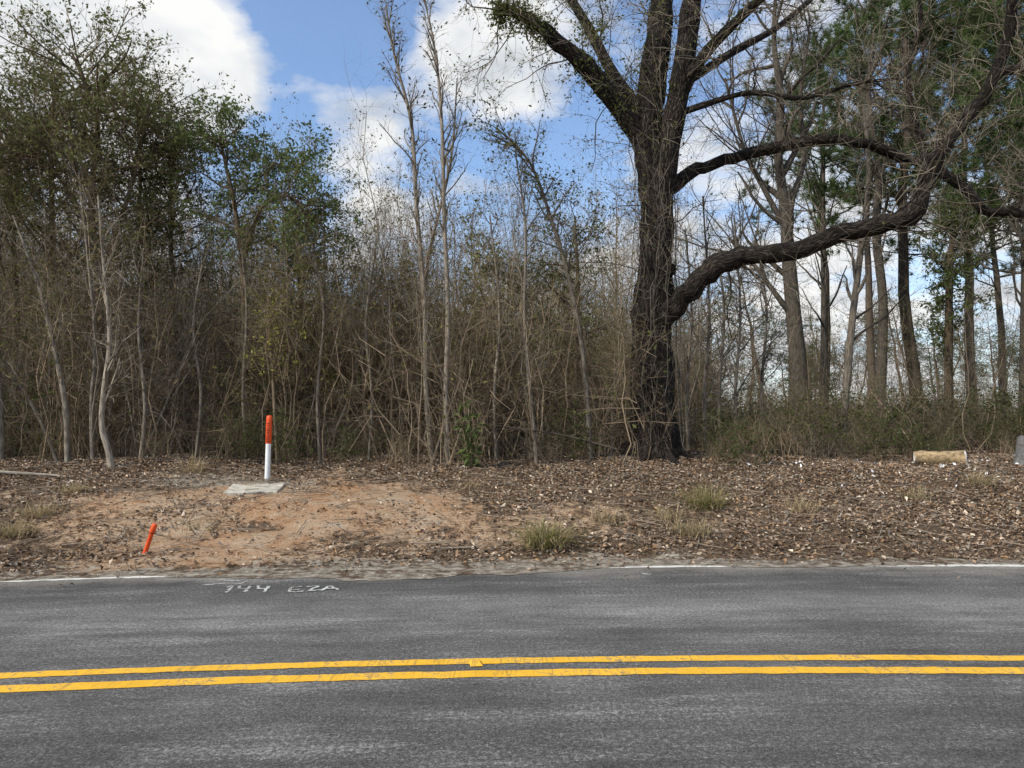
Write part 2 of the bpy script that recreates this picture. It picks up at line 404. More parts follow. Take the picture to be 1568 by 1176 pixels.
# ------------------------------------------------------------ small objects
def lathe(mb, base, prof, sides=16, mat=0, axis_dir=(0, 0, 1)):
    ax = nrm(np.array(axis_dir, float)); r = np.array([1, 0, 0.]) if abs(ax[0]) < .9 else np.array([0, 1., 0])
    A = nrm(np.cross(ax, r)); B = np.cross(ax, A); th = np.arange(sides)*2*math.pi/sides
    V = []
    for h, rr in prof: V.append(np.array(base)+ax*h+rr*(np.cos(th)[:, None]*A+np.sin(th)[:, None]*B))
    V = np.concatenate(V); n = len(prof)
    i = np.arange(n-1)[:, None]; k = np.arange(sides)[None]; k2 = (k+1) % sides
    f = np.stack(np.broadcast_arrays(i*sides+k, i*sides+k2, (i+1)*sides+k2, (i+1)*sides+k), -1).reshape(-1, 4)
    mb.add(V, f, mat, smooth=True)
def group(name, parts):
    e = bpy.data.objects.new(name, None); scene.collection.objects.link(e)
    for o in parts: o.parent = e
    return e
sx_, sy_ = (411-784)/F*13.0, 13.0
gz = float(H(sx_, sy_)); top = W(411, 636, 13)[2]; hh = top-gz
ax = (.02, 0, 1)
mb = MB(); lathe(mb, (sx_, sy_, gz-.08), [(0, .046), (hh*.57+.08, .046), (hh*.57+.085, .046)], mat=0, axis_dir=ax); p1 = mb.obj('post_tube', [M_PWHITE])
mb = MB(); o = np.array([sx_+.02*hh*.57, sy_, gz+hh*.57])
lathe(mb, o, [(-.01, .047), (0, .052), (hh*.33, .052), (hh*.40, .050), (hh*.425, .036), (hh*.43, .002)], axis_dir=ax); p2 = mb.obj('orange_cap', [M_PORANGE])
mb = MB()
for j in range(9):
    z0 = hh*(.03+.034*j); w = .04+.02*rng.random()
    box(mb, (o[0]+.02*z0, sy_-.0525, o[2]+z0), (w, .004, .010+.010*rng.random()))
p3 = mb.obj('label_print', [M_LABEL]); group('utility_marker_post', [p1, p2, p3])

# concrete pad, nearly flush, following the slope
cs = []
for (px, py) in [(341, 753), (372, 753.5), (400, 752), (424, 750), (431, 745), (437, 739), (412, 738), (380, 740), (356, 741), (348, 747)]:
    zz = .62
    for _ in range(4):
        g = G(px, py, zz); zz = .5*zz+.5*(float(H(g[0], g[1]))+.05)
    cs.append([g[0], g[1], zz])
cs = np.array(cs); n = len(cs); A_ = np.c_[cs[:, :2], np.ones(n)]
gx, gy = np.meshgrid(np.linspace(cs[:, 0].min(), cs[:, 0].max(), 12), np.linspace(cs[:, 1].min(), cs[:, 1].max(), 12)); gx = gx.ravel(); gy = gy.ravel()
co_, *_ = np.linalg.lstsq(np.c_[gx, gy, np.ones(144)], H(gx, gy), rcond=None)
lift = float(np.max(H(gx, gy)-np.c_[gx, gy, np.ones(144)]@co_))+.006
zt = A_@co_+lift; cen = np.r_[cs[:, :2].mean(0), 0]; top_ = np.c_[cs[:, :2], zt]; cen[2] = zt.mean()
mb = MB(); rings = [top_-[0, 0, .22], top_-[0, 0, .008], cen+(top_-cen)*.975]
f = [[r_*n+k, r_*n+(k+1) % n, (r_+1)*n+(k+1) % n, (r_+1)*n+k] for r_ in range(2) for k in range(n)]
mb.add(np.concatenate(rings), f); mb.add(rings[2], [list(range(n))]); mb.obj('concrete_pad', [M_CONC]); PAD = (cs[:, 0].min(), cs[:, 0].max(), cs[:, 1].min(), cs[:, 1].max())

bx = (226-784)/F*8.95; gz = float(H(bx, 8.95))
mb = MB(); d = nrm(np.array([.30, .05, 1.0])); base = np.array([bx, 8.95, gz-.04])
lathe(mb, base, [(0, .022), (.06, .026), (.30, .027), (.31, .033), (.39, .033), (.41, .026), (.412, .001)], 12, axis_dir=d); p1 = mb.obj('stake_body', [M_PORANGE])
mb = MB(); lathe(mb, base, [(.295, .0345), (.303, .0345)], 12, axis_dir=d); p2 = mb.obj('stake_band', [M_LABEL])
group('orange_marker_stake', [p1, p2])

# log lying on the bank near the edge of the wood
lx = (1397-784)/F*14.9; ly = 14.9
mb = MB(); n = 14; t = np.linspace(0, 1, n)
xx_ = lx+t*.78; yy_ = ly-.40*t
z0 = float(H(xx_[0], yy_[0])); z1 = float(H(xx_[-1], yy_[-1])); zm = float(np.max(H(xx_, yy_)-(z0+(z1-z0)*t)))
P = np.stack([xx_, yy_, z0+(z1-z0)*t+max(zm, 0)*.6+.115], -1)[None]; R = np.full((1, n), .135)*(1+.07*rng.normal(size=(1, n)))
tubes(mb, P, R, 16, 0, lump=.25); p1 = mb.obj('log_side', [M_LOGSIDE])
mb = MB(); dd = nrm(P[0, -1]-P[0, -2]); lathe(mb, P[0, -1]-dd*.01, [(0, .148), (.02, .142), (.035, .11), (.04, .001)], 16, axis_dir=dd)
dd2 = nrm(P[0, 0]-P[0, 1]); lathe(mb, P[0, 0], [(-.02, .12), (.0, .11), (.01, .001)], 16, axis_dir=dd2); p2 = mb.obj('cut_end', [M_LOGEND]); group('cut_log', [p1, p2])
bx = (1566-784)/F*14.4; gz = float(H(bx, 14.4))
mb = MB(); lathe(mb, (bx, 14.4, gz-.1), [(0, .26), (.12, .2), (.3, .165), (.52, .15), (.64, .13), (.68, .09), (.64, .001)], 18, axis_dir=(.05, 0, 1)); mb.obj('tree_stump', [M_STUMP])

# ------------------------------------------------------------ leaf litter
def scatter_leaves(n, xr, yr, dens, zoff=.008, size=.075):
    x = rng.uniform(*xr, n); y = rng.uniform(*yr, n)
    keep = rng.random(n) < dens(x, y)
    keep &= ~((x > PAD[0]) & (x < PAD[1]) & (y > PAD[2]) & (y < PAD[3]) & (rng.random(n) < .93))
    x = x[keep]; y = y[keep]; n = len(x)
    z = np.maximum(H(x, y), .012)+zoff+rng.random(n)**2*.03
    yaw = rng.uniform(0, 2*np.pi, n); tilt = rng.normal(size=n)*.3
    d = np.stack([np.cos(yaw), np.sin(yaw), tilt], 1)
    pal = np.array([[.29, .195, .125], [.23, .15, .09], [.14, .095, .06], [.37, .27, .18], [.07, .048, .034], [.25, .18, .125], [.30, .18, .095], [.50, .41, .31], [.17, .11, .068], [.22, .19, .155]])
    col = pal[rng.integers(0, len(pal), n)]*(.68+.7*fbm(x*.8, y*.8+9, 3))[:, None]
    d = nrm(d); up = nrm(np.array([0, 0, 1.])+rng.normal(size=(n, 3))*.35)
    s = nrm(np.cross(d, up)); nn = np.cross(s, d); sz = (size*(.4+1.0*rng.random(n)))[:, None]; p = np.stack([x, y, z], 1)
    asp = (.3+.4*rng.random(n))[:, None]; fo = rng.normal(size=(n, 1))*.22
    B = p-d*sz*.5; T = p+d*sz*.5+nn*sz*fo; L = p+s*sz*asp*.5+nn*sz*np.abs(fo)*1.2; R_ = p-s*sz*asp*.5+nn*sz*np.abs(fo)*.9
    V = np.stack([B, R_, T, L], 1); b = np.arange(n)[:, None]*4
    f = np.concatenate([b+np.array([[0, 1, 2]]), b+np.array([[0, 2, 3]])], 0)
    return V, f, np.repeat(col*(.7+.6*rng.random((n, 1))), 4, 0)
def dens(x, y):
    cl, sa, fo = masks(x, y); d = y-ye(x)
    p = np.clip(.25+1.5*(fbm(x*1.6, y*1.6, 4)-.3), 0.05, 1)
    p = p*np.clip(1-.95*cl, .10, 1)*np.clip(1-.95*sa, .07, 1)*np.clip((d+.05)/.7, .0, 1)
    return np.clip(p+.12*(d > 4.6), 0, 1)
mb = MB()
for V, f, c in (scatter_leaves(340000, (-15, 16), (7.5, 18.0), dens, size=.058), scatter_leaves(30000, (-22, 24), (18, 28), lambda x, y: .5+0*x, size=.09)):
    mb.add(V, f, 0, c)
V, f, c = scatter_leaves(2600, (-14, 14), (7.0, 8.9), lambda x, y: np.exp(-np.maximum(ye(x)-y, 0)*5)*.7, size=.045); mb.add(V, f, 0, c)
mb.obj('leaf_litter', [M_DRY])
mb = MB(); n = 3200
x = rng.uniform(-14, 15, n); y = rng.uniform(8.9, 16.5, n); yaw = rng.uniform(0, np.pi, n); L = rng.uniform(.1, .7, n)
P = np.stack([np.stack([x+np.cos(yaw)*L*t, y+np.sin(yaw)*L*t+rng.normal(size=n)*.02, H(x+np.cos(yaw)*L*t, y+np.sin(yaw)*L*t)+.03], 1) for t in (0, .5, 1)], 1)
tubes(mb, P, np.full((n, 3), .005)*(.5+rng.random((n, 1))), 3, 0, (.22, .175, .13)); mb.obj('fallen_twigs', [M_TWIG])
mb = MB(); n = 150
x = rng.uniform(4.5, 14, n); y = rng.uniform(12.6, 15.6, n); leaves(mb, np.stack([x, y, H(x, y)+.045], 1), np.full(n, .065), (.78, .77, .75), 0, aspect=.6, colvar=.2); mb.obj('scattered_litter', [M_DRY])

def branch_obj(name, pix, rads, col, k=8, sub=3):
    p = np.array([W(*q) for q in pix]); P, R = catmull(p, rads, sub)
    mb = MB(); tubes(mb, P, R, 6, 0, col)
    Q, RR = spawn(P, R, k, .6, .8, .2, 1, 4, .2, .1, .008); tubes(mb, Q, RR, 3, 0, col); return mb.obj(name, [M_WOOD])
def gp(px, d, dz=.05):
    x = (px-784)/F*d; return np.array([x, d, float(H(x, d))+dz])
p = np.array([gp(-20, 12.9), gp(30, 12.8, .06), gp(80, 12.7, .06), gp(105, 12.6, .04)]); P, R = catmull(p, [.032, .028, .022, .010], 4)
mb = MB(); tubes(mb, P, R, 7, 0, (.30, .26, .21)); mb.obj('fallen_branch', [M_WOOD])
branch_obj('fallen_branch', [(750, 650, 15), (810, 658, 14.9), (870, 668, 14.8), (945, 688, 14.6)], [.012, .016, .02, .022], (.12, .10, .08))

def tuft(name, x, y, n, h, spread, cols):
    g0 = float(H(x, y)); mb = MB()
    yaw = rng.uniform(0, 2*np.pi, n); o = rng.normal(size=(n, 2))*.11; lean = rng.random(n)*spread+.1; hh = h*(.4+.8*rng.random(n))
    ts = np.array([0, .35, .7, 1.])
    P = np.stack([np.stack([x+o[:, 0]+np.cos(yaw)*lean*t**1.4*hh*1.4, y+o[:, 1]+np.sin(yaw)*lean*t**1.4*hh*1.4, g0-.02+hh*(t-.5*lean*t**2.5)], 1) for t in ts], 1)
    S = np.stack([-np.sin(yaw), np.cos(yaw), yaw*0], 1)[:, None]*(np.array([1, .9, .6, .05])*.005)[None, :, None]
    V = np.concatenate([P+S, P-S], 1); b = np.arange(n)[:, None]*8
    f = np.concatenate([b+np.array([[i, i+1, i+5, i+4]]) for i in range(3)])
    c = np.array(cols)[rng.integers(0, len(cols), n)]; mb.add(V, f, 0, np.repeat(c, 8, 0)); return mb.obj(name, [M_LEAF])
gc = [(.21, .20, .07), (.27, .24, .09), (.42, .33, .18), (.13, .14, .05), (.48, .38, .22)]
dc = [(.46, .36, .22), (.36, .28, .16), (.28, .23, .12)]
for px, py, z, n, h, s, cc in [(835, 800, .38, 560, .42, 1.35, gc), (1078, 752, .6, 320, .5, 1.25, gc), (1060, 790, .4, 200, .3, 1.3, dc), (296, 712, .85, 90, .5, .9, dc), (300, 800, .3, 40, .2, 1, dc),
      (1500, 730, .7, 150, .35, 1.1, dc), (60, 790, .35, 220, .28, 1.2, dc), (20, 820, .2, 240, .25, 1.2, dc), (110, 770, .4, 120, .25, 1.2, dc), (720, 740, .6, 60, .25, 1.1, dc), (1230, 760, .55, 100, .3, 1.2, dc), (930, 760, .6, 80, .3, 1.2, dc), (1400, 745, .6, 90, .3, 1.2, dc), (1020, 770, .5, 120, .35, 1.2, dc)]:
    g = G(px, py, z); tuft('grass_tuft', g[0], g[1], n, h, s, cc)

# ------------------------------------------------------------ plant prototypes
BROWN = np.array((.295, .222, .148)); GREY = np.array((.30, .255, .20)); DARK = np.array((.10, .08, .06))
OL = (.165, .15, .058); GR = (.09, .115, .04)
def sapling(h, r, col, nl=0, lcol=OL, k1=18, t0=.3, twig=.0055, lean=.1, kk=(4, 3)):
    mb = MB(); n = 9; t = np.linspace(0, 1, n)
    w = np.cumsum(rng.normal(size=(n, 2))*.17, 0)*h/8+rng.normal(size=2)*lean*t[:, None]*h; w -= w[0]
    P = np.concatenate([w, (t*h)[:, None]-.1], 1)[None]; R = (r*(1-.85*t))[None]
    tubes(mb, P, R, 4, 0, col*.95)
    A, RA = spawn(P, R, k1, h*.26, .70, t0, .99, 4, .30, .06, r*.35); tubes(mb, A, RA, 3, 0, col*.9)
    B, RB = spawn(A, RA, kk[0], h*.12, .8, .2, 1, 3, .35, .02, twig*1.1, .3); tubes(mb, B, RB, 3, 0, col*.85)
    C, RC = spawn(B, RB, kk[1], h*.06, .8, .2, 1, 2, .25, .0, twig*.75, .3, .6); tubes(mb, C, RC, 3, 0, col*.9)
    if nl: leaves(mb, along(C, nl, .3, .03), np.full(nl, .07), lcol, 1)
    return mb
def shrub(h, col, nstem=12, nl=0, lcol=OL, lsize=.06):
    mb = MB(); n = 6; t = np.linspace(0, 1, n)
    d = rng.normal(size=(nstem, 2))*.30; o = rng.normal(size=(nstem, 2))*.35; hh = h*(.4+.7*rng.random(nstem))
    wk = np.cumsum(rng.normal(size=(nstem, n, 2))*.09, 1); wk -= wk[:, :1]
    P = np.stack([np.concatenate([o+d*hh[:, None]*tt**1.3+wk[:, i], (hh*tt*(1-.15*tt))[:, None]-.08*(tt == 0)], 1) for i, tt in enumerate(t)], 1)
    R = (.010*(.5+1.0*rng.random((nstem, 1))))*(1-.7*t)[None]
    tubes(mb, P, R, 3, 0, col)
    A, RA = spawn(P, R, 7, h*.35, .9, .12, 1, 3, .35, .0, .006, .3); tubes(mb, A, RA, 3, 0, col*.9)
    B, RB = spawn(A, RA, 3, h*.18, .9, .1, 1, 2, .25, .0, .0045, .3, .6); tubes(mb, B, RB, 3, 0, col*.9)
    if nl: leaves(mb, along(B, nl, .1, .03), np.full(nl, lsize), lcol, 1)
    return mb
def baretree(h, r, col, k=(18, 6, 4), t0=.35, nl=0, spread=.30, lcol=OL):
    mb = MB()
    n = 12; t = np.linspace(0, 1, n); w = np.cumsum(rng.normal(size=(n, 2))*.16, 0)*h/14; w -= w[0]
    P = np.concatenate([w, (t*h)[:, None]-.15], 1)[None]; R = (r*(1-.86*t**.9))[None]
    tubes(mb, P, R, 6, 0, col)
    A, RA = spawn(P, R, k[0], h*spread, .75, t0, .99, 5, .16, .12, r*.4, .55); tubes(mb, A, RA, 3, 0, col)
    B, RB = spawn(A, RA, k[1], h*.10, .75, .2, 1, 3, .2, .05, r*.11, .4); tubes(mb, B, RB, 3, 0, col*.9)
    C, RC = spawn(B, RB, k[2], h*.05, .7, .15, 1, 2, .2, .02, .010, .3, .5); tubes(mb, C, RC, 3, 0, col*.9)
    if nl: leaves(mb, along(C, nl, .1, .05), np.full(nl, .13), lcol, 1)
    return mb
def needles(mb, pos, axis_, n, L, w, col):
    M = len(pos); p = np.repeat(pos, n, 0); d = nrm(np.repeat(axis_, n, 0)*.7+rng.normal(size=(M*n, 3))*.8+np.array([0, 0, .15])); s = nrm(np.cross(d, rng.normal(size=d.shape)))
    l = L*(.6+.6*rng.random((M*n, 1))); V = np.stack([p+s*w, p-s*w, p+d*l], 1); f = np.arange(M*n*3).reshape(-1, 3)
    c = np.repeat(np.array(col)[None]*(.55+.9*rng.random((M, 1))), n*3, 0); mb.add(V, f, 1, c)
def pine(h, r, t0=.5, k1=34, dens_=1.0, nn=12, L=.30, w=.016, col=(.075, .10, .036)):
    mb = MB(); n = 16; t = np.linspace(0, 1, n); wv = np.cumsum(rng.normal(size=(n, 2))*.05, 0)*h/14; wv -= wv[0]
    P = np.concatenate([wv, (t*h)[:, None]-.15], 1)[None]; R = (r*(1-.8*t))[None]
    tubes(mb, P, R, 9, 0, np.array((.11, .085, .065)))
    A, RA = spawn(P, R, k1, h*.26, 1.25, t0, .99, 6, .14, .06, r*.25, .6, angvar=.12); tubes(mb, A, RA, 4, 0, DARK*.7)
    B, RB = spawn(A, RA, 7, h*.07, .8, .3, 1, 3, .18, .10, .014, .3); tubes(mb, B, RB, 3, 0, DARK*.7)
    C, RC = spawn(B, RB, 3, h*.028, .7, .3, 1, 3, .2, .1, .008, .3)
    E = np.concatenate([B[:, -1], C[:, -1]]); D = nrm(np.concatenate([B[:, -1]-B[:, -2], C[:, -1]-C[:, 0]]))
    sel = rng.random(len(E)) < dens_; needles(mb, E[sel], D[sel], nn, L, w, col); return mb

MATS = [M_TWIG, M_LEAF]
def coll(name, mbs):
    c = bpy.data.collections.new(name)
    for i, m in enumerate(mbs):
        c.objects.link(m.obj('%s_form_%02d' % (name, i), MATS, link=False))
    return c
def scatter(name, co, x, y, rot, sxy, sz, idx, z=None):
    x = np.asarray(x, float); y = np.asarray(y, float); n = len(x); z = H(x, y) if z is None else z
    me = bpy.data.meshes.new(name); me.vertices.add(n); me.vertices.foreach_set('co', np.stack([x, y, z], 1).ravel().astype(np.float32))
    rv = np.zeros((n, 3)); rv[:, 2] = rot; sv = np.stack([sxy, sxy, sz], 1)
    a = me.attributes.new('rot', 'FLOAT_VECTOR', 'POINT'); a.data.foreach_set('vector', rv.ravel().astype(np.float32))
    a = me.attributes.new('scl', 'FLOAT_VECTOR', 'POINT'); a.data.foreach_set('vector', sv.ravel().astype(np.float32))
    a = me.attributes.new('idx', 'INT', 'POINT'); a.data.foreach_set('value', np.asarray(idx).astype(np.int32))
    o = bpy.data.objects.new(name, me); scene.collection.objects.link(o)
    ng = bpy.data.node_groups.new(name+'_gn', 'GeometryNodeTree')
    ng.interface.new_socket('Geometry', in_out='INPUT', socket_type='NodeSocketGeometry'); ng.interface.new_socket('Geometry', in_out='OUTPUT', socket_type='NodeSocketGeometry')
    gi = ng.nodes.new('NodeGroupInput'); go = ng.nodes.new('NodeGroupOutput'); ip = ng.nodes.new('GeometryNodeInstanceOnPoints')
    ci = ng.nodes.new('GeometryNodeCollectionInfo'); ci.inputs['Collection'].default_value = co; ci.inputs['Separate Children'].default_value = True; ci.inputs['Reset Children'].default_value = True
    def na(nm, ty):
        q = ng.nodes.new('GeometryNodeInputNamedAttribute'); q.data_type = ty; q.inputs['Name'].default_value = nm
        return [s for s in q.outputs if s.enabled and s.name == 'Attribute'][0]
    ng.links.new(gi.outputs[0], ip.inputs['Points']); ng.links.new(ci.outputs[0], ip.inputs['Instance']); ip.inputs['Pick Instance'].default_value = True
    ng.links.new(na('idx', 'INT'), ip.inputs['Instance Index']); ng.links.new(na('rot', 'FLOAT_VECTOR'), ip.inputs['Rotation']); ng.links.new(na('scl', 'FLOAT_VECTOR'), ip.inputs['Scale'])
    ng.links.new(ip.outputs[0], go.inputs[0]); md = o.modifiers.new('scatter', 'NODES'); md.node_group = ng; return o

saps = [sapling(7, .030, BROWN, 260), sapling(7.5, .034, GREY*.8, 0), sapling(6.5, .024, BROWN*1.05, 420), sapling(7, .026, GREY*.8, 260, GR),
    sapling(6, .020, BROWN*.8, 120, t0=.4, k1=12), sapling(7.2, .034, BROWN*.85, 700, (.12, .125, .048)), sapling(6.8, .024, GREY*.95, 0, k1=12, t0=.45), sapling(7, .018, BROWN, 300, (.20, .16, .075)),
    sapling(5.5, .016, BROWN*1.05, 80, k1=12, t0=.3), sapling(5, .014, GREY*.8, 40, k1=12, t0=.25)]
shrs = [shrub(2.4, BROWN*.85, 12, 90), shrub(2.8, BROWN*.75, 13, 260), shrub(2.4, GREY*.7, 11, 120, (.20, .15, .09)), shrub(2.5, BROWN*.8, 12, 380, (.12, .13, .045))]
evss = [shrub(2.3, BROWN*.5, 10, 900, (.075, .092, .032), .10), shrub(2.6, BROWN*.5, 10, 650, (.10, .11, .04), .09), shrub(2.0, BROWN*.5, 9, 700, (.075, .096, .034), .10)]
hwds = [baretree(14, .12, GREY*.5), baretree(15, .14, BROWN*.5), baretree(13, .10, GREY*.5, nl=700), baretree(14, .11, BROWN*.5, nl=1300)]
pins = [pine(16, .2, .35, 30), pine(17, .22, .5, 26), pine(14, .18, .25, 30)]
T = 5.0
def tile(size, items):
    mb = MB()
    for protos, n, s0, s1, wf in items:
        for _ in range(n):
            x, y = rng.uniform(-size/2, size/2, 2); s = rng.uniform(s0, s1)
            mb.merge(protos[rng.integers(0, len(protos))], x, y, rng.uniform(-.05, 0), rng.uniform(0, 6.28), s*wf, s, rng.normal(size=2)*.10)
    return mb
thick = coll('thicket', [tile(T, [(saps, 36, .45, 1.12, .85), (saps[4:5]+saps[6:], 38, .4, .95, .8), (shrs, 20, .5, 1.2, 1.0), (shrs, 13, 1.2, 2.0, .9), (evss, 1, .5, 1.0, 1.0)]) for _ in range(4)])
light = coll('open_wood', [tile(T, [(saps, 4, .4, .85, .8), (saps[8:], 6, .4, .85, .8), (shrs, 10, .5, 1.2, .9), (evss, 8, .35, .95, 1.15)]) for _ in range(3)])
far = coll('far_trees', [tile(13, [(hwds, 5, .5, .95, 1.2), (pins, 3, .4, .8, 1.4)]) for _ in range(3)])

xx, yy, sc, ii, rr = [], [], [], [], []
xl, yl, sl = [], [], []
for r_, (yc_, hs) in enumerate(zip((17.7, 22.5, 27.5, 33.5), (.98, 1.12, 1.25, 1.4))):
    for x0 in np.arange(-40, 45, T)+(r_ % 2)*2.5:
        q = x0/yc_
        if abs(x0)-T > .85*yc_: continue
        if q < .20:
            s = hs*np.interp(q, [-.8, -.45, -.25, -.1, .1, .2], [1.2, 1.16, 1.02, .95, 1.0, .94])
            xx.append(x0+rng.normal()*.1); yy.append(yc_+rng.normal()*.3-(.5 if x0 < -8 else 0)); sc.append(s); ii.append(rng.integers(0, 4)); rr.append(rng.integers(0, 4)*math.pi/2)
        else:
            xl.append(x0); yl.append(yc_+.7+rng.normal()*.2); sl.append(hs*.85)
n = len(xx); sc = np.array(sc); scatter('sapling_thicket', thick, xx, yy, np.array(rr), np.ones(n)*1.03, sc, ii)
n = len(xl); sl = np.array(sl); scatter('evergreen_undergrowth', light, xl, yl, rng.integers(0, 4, n)*math.pi/2, np.ones(n)*1.03, sl, rng.integers(0, 3, n))
edge_c = coll('edge_plant', saps[:6]+shrs+evss)
n = 150; x = rng.uniform(-15, 15, n); y = rng.uniform(14.5, 15.8, n)-.5*(x < -8)+.7*(x > 5); k = (((x-3)**2+(y-15.6)**2) > 1.3) & ((x < 3.5) | (rng.random(n) < .6)); x = x[k]; y = y[k]; n = len(x)
idx = np.where(rng.random(n) < .35, rng.integers(0, 6, n), rng.integers(6, 11, n)); idx = np.where((x > 4), rng.integers(6, 13, n), idx)
s = np.where(idx < 6, rng.uniform(.35, .95, n), rng.uniform(.2, .6, n)); scatter('edge_undergrowth', edge_c, x, y, rng.uniform(0, 6.28, n), s, s, idx)
hw = coll('hardwood', hwds)
n = 46; y = rng.uniform(34, 50, n); x = rng.uniform(-.9, .16, n)*y; s = rng.uniform(.6, .95, n); scatter('hardwood_stand', hw, x, y, rng.uniform(0, 6.28, n), s, s, rng.integers(0, 4, n))
xs_, ys_ = np.meshgrid(np.arange(-91, 92, 13), [64, 77, 90]); x = xs_.ravel()+rng.normal(size=xs_.size)*1.0; y = ys_.ravel()+0.0; n = len(x)
scatter('distant_treeline', far, x, y, rng.integers(0, 4, n)*math.pi/2, np.ones(n), rng.uniform(.85, 1.15, n), rng.integers(0, 3, n))

# ------------------------------------------------------------ hero: big oak
MATS = [M_WOOD, M_LEAF]
DT = 15.7
def path(pix, rpx, sub=5):
    p = np.array([W(a, b, d) for a, b, d in pix]); dd = np.array([q[2] for q in pix]); return catmull(p, np.array(rpx)*dd/F, sub)
limbs = [
 path([(1001, 722, DT), (1001, 690, DT), (1000, 640, DT), (999, 560, DT), (999, 480, DT), (1003, 400, DT), (1006, 330, DT), (1000, 260, DT), (993, 200, DT), (1000, 120, DT), (1010, 40, DT+.1), (1014, -40, DT+.2), (1005, -150, DT+.4), (1015, -260, DT+.5)],
      [56, 42, 35, 32, 31, 27, 25, 25, 24, 21, 19, 16, 12, 6]),
 path([(1008, 340, DT-.1), (1020, 250, DT-.2), (1036, 160, DT-.3), (1050, 80, DT-.4), (1060, 0, DT-.5), (1085, -110, DT-.8), (1100, -220, DT-1)], [17, 18, 17, 16, 15, 11, 5]),
 path([(998, 240, DT), (965, 185, DT-.1), (925, 135, DT-.3), (882, 88, DT-.5), (838, 52, DT-.7), (803, 28, DT-.8), (772, 14, DT-.9), (764, 22, DT-.95)], [18, 16, 15, 13, 11, 9, 7, 6]),
 path([(985, 175, DT), (940, 115, DT+.3), (905, 50, DT+.6), (865, -20, DT+.9), (840, -90, DT+1.2)], [10, 9, 8, 6, 4]),
 path([(1000, 500, DT-.1), (1030, 474, DT-.3), (1058, 443, DT-.5), (1092, 410, DT-.7), (1135, 394, DT-.9), (1200, 386, DT-1.2), (1280, 362, DT-1.5), (1350, 346, DT-1.8), (1398, 325, DT-2), (1418, 275, DT-2.1), (1452, 215, DT-2.2), (1498, 160, DT-2.3), (1528, 105, DT-2.4), (1548, 30, DT-2.5), (1552, -60, DT-2.6), (1570, -140, DT-2.6)],
      [21, 18, 16, 17, 15, 15, 14, 14, 16, 12, 11, 10, 9, 8, 6, 4]),
 path([(1010, 300, DT), (1058, 264, DT+.3), (1110, 248, DT+.5), (1180, 228, DT+.7), (1260, 214, DT+.8), (1330, 222, DT+.8), (1390, 243, DT+.7), (1432, 262, DT+.5), (1475, 285, DT+.4), (1512, 324, DT+.2), (1545, 325, DT), (1600, 332, DT-.1)], [13, 10, 9, 8.5, 8.5, 8, 8, 8, 7.5, 7, 6.5, 6]),
 path([(1044, 140, DT-.3), (1078, 85, DT-.7), (1125, 35, DT-1.1), (1180, -15, DT-1.5), (1250, -70, DT-1.9)], [11, 9, 8, 6, 4]),
 path([(1060, 120, DT), (1125, 78, DT+.5), (1190, 42, DT+1), (1250, -10, DT+1.5), (1300, -70, DT+2)], [7, 6, 5, 4, 3]),
 path([(1526, 110, DT-2.4), (1560, 106, DT-2.6), (1610, 100, DT-2.8), (1680, 60, DT-3)], [8, 7.5, 6.5, 5]),
 path([(1025, 180, DT), (1080, 160, DT-.6), (1150, 142, DT-1), (1230, 150, DT-1.3), (1310, 128, DT-1.5), (1380, 120, DT-1.6)], [6, 5, 4, 3.5, 3, 2]),
 path([(1398, 330, DT-2), (1420, 255, DT-1.7), (1400, 180, DT-1.5), (1390, 110, DT-1.5), (1410, 30, DT-1.4), (1400, -40, DT-1.3)], [5, 4.5, 4, 3.5, 3, 2]),
 path([(998, 420, DT), (1022, 415, DT-.3), (1030, 405, DT-.4)], [14, 12, 5]),
]
parts = []
mb = MB()
for i, (P, R) in enumerate(limbs):
    if i in (2, 4, 5):
        P = P+np.stack([0*R, 0*R, (fbm(np.arange(R.shape[1])[None]*.5+i*9, R*0+i, 2)-.5)*.14], -1)
    tubes(mb, P, R*(1+.12*(fbm(np.arange(R.shape[1])[None]*.9, R*0+i*3, 2)-.5)*2), 22 if i == 0 else 14, 0, lump=.16 if i in (0, 4) else .12)
for k in range(8):
    a = k*math.pi/4+.3; b0 = W(1001, 690, DT); b0[2] = float(H(b0[0], DT))
    p = np.array([b0+[math.cos(a)*.2, math.sin(a)*.2, .75], b0+[math.cos(a)*.40, math.sin(a)*.40, .28], b0+[math.cos(a)*.66, math.sin(a)*.66, .02], b0+[math.cos(a)*1.0, math.sin(a)*1.0, -.12]])
    P, R = catmull(p, [.17, .16, .10, .05], 4); tubes(mb, P, R, 10, 0, lump=.1)
parts.append(mb.obj('trunk_and_limbs', [M_OAK]))
mb = MB(); OT = np.array((.24, .20, .15)); lp = []
for i, (P, R) in enumerate(limbs[:-1]):
    k = [46, 16, 18, 14, 44, 36, 16, 16, 8, 20, 18][i]
    A, RA = spawn(P, R, k, 2.0, .95, .30 if i == 0 else .18, .99, 8, .24, .03, .018, .2, .3); tubes(mb, A, RA, 4, 0, OT*.5)
    B, RB = spawn(A, RA, 6, 1.0, .8, .15, 1, 5, .28, -.01, .009, .3); tubes(mb, B, RB, 3, 0, OT*.75)
    C, RC = spawn(B, RB, 5, .55, .75, .15, 1, 3, .28, -.02, .005, .3, .6); tubes(mb, C, RC, 3, 0, OT)
    lp.append((A, B, C))
parts.append(mb.obj('twigs', [M_TWIG]))
mb = MB()
for i, n, j, t0 in ((0, 4200, .17, .55), (1, 1500, .13, .3), (2, 4200, .15, .1), (3, 2600, .18, .2), (4, 900, .06, .1), (6, 600, .1, .1)):
    pp = along(limbs[i][0], n, t0, j); pp = pp[fbm(pp[:, 0]*1.7, pp[:, 2]*1.7, 3) > .46]
    leaves(mb, pp, np.full(len(pp), .08), (.12, .135, .045), 0)
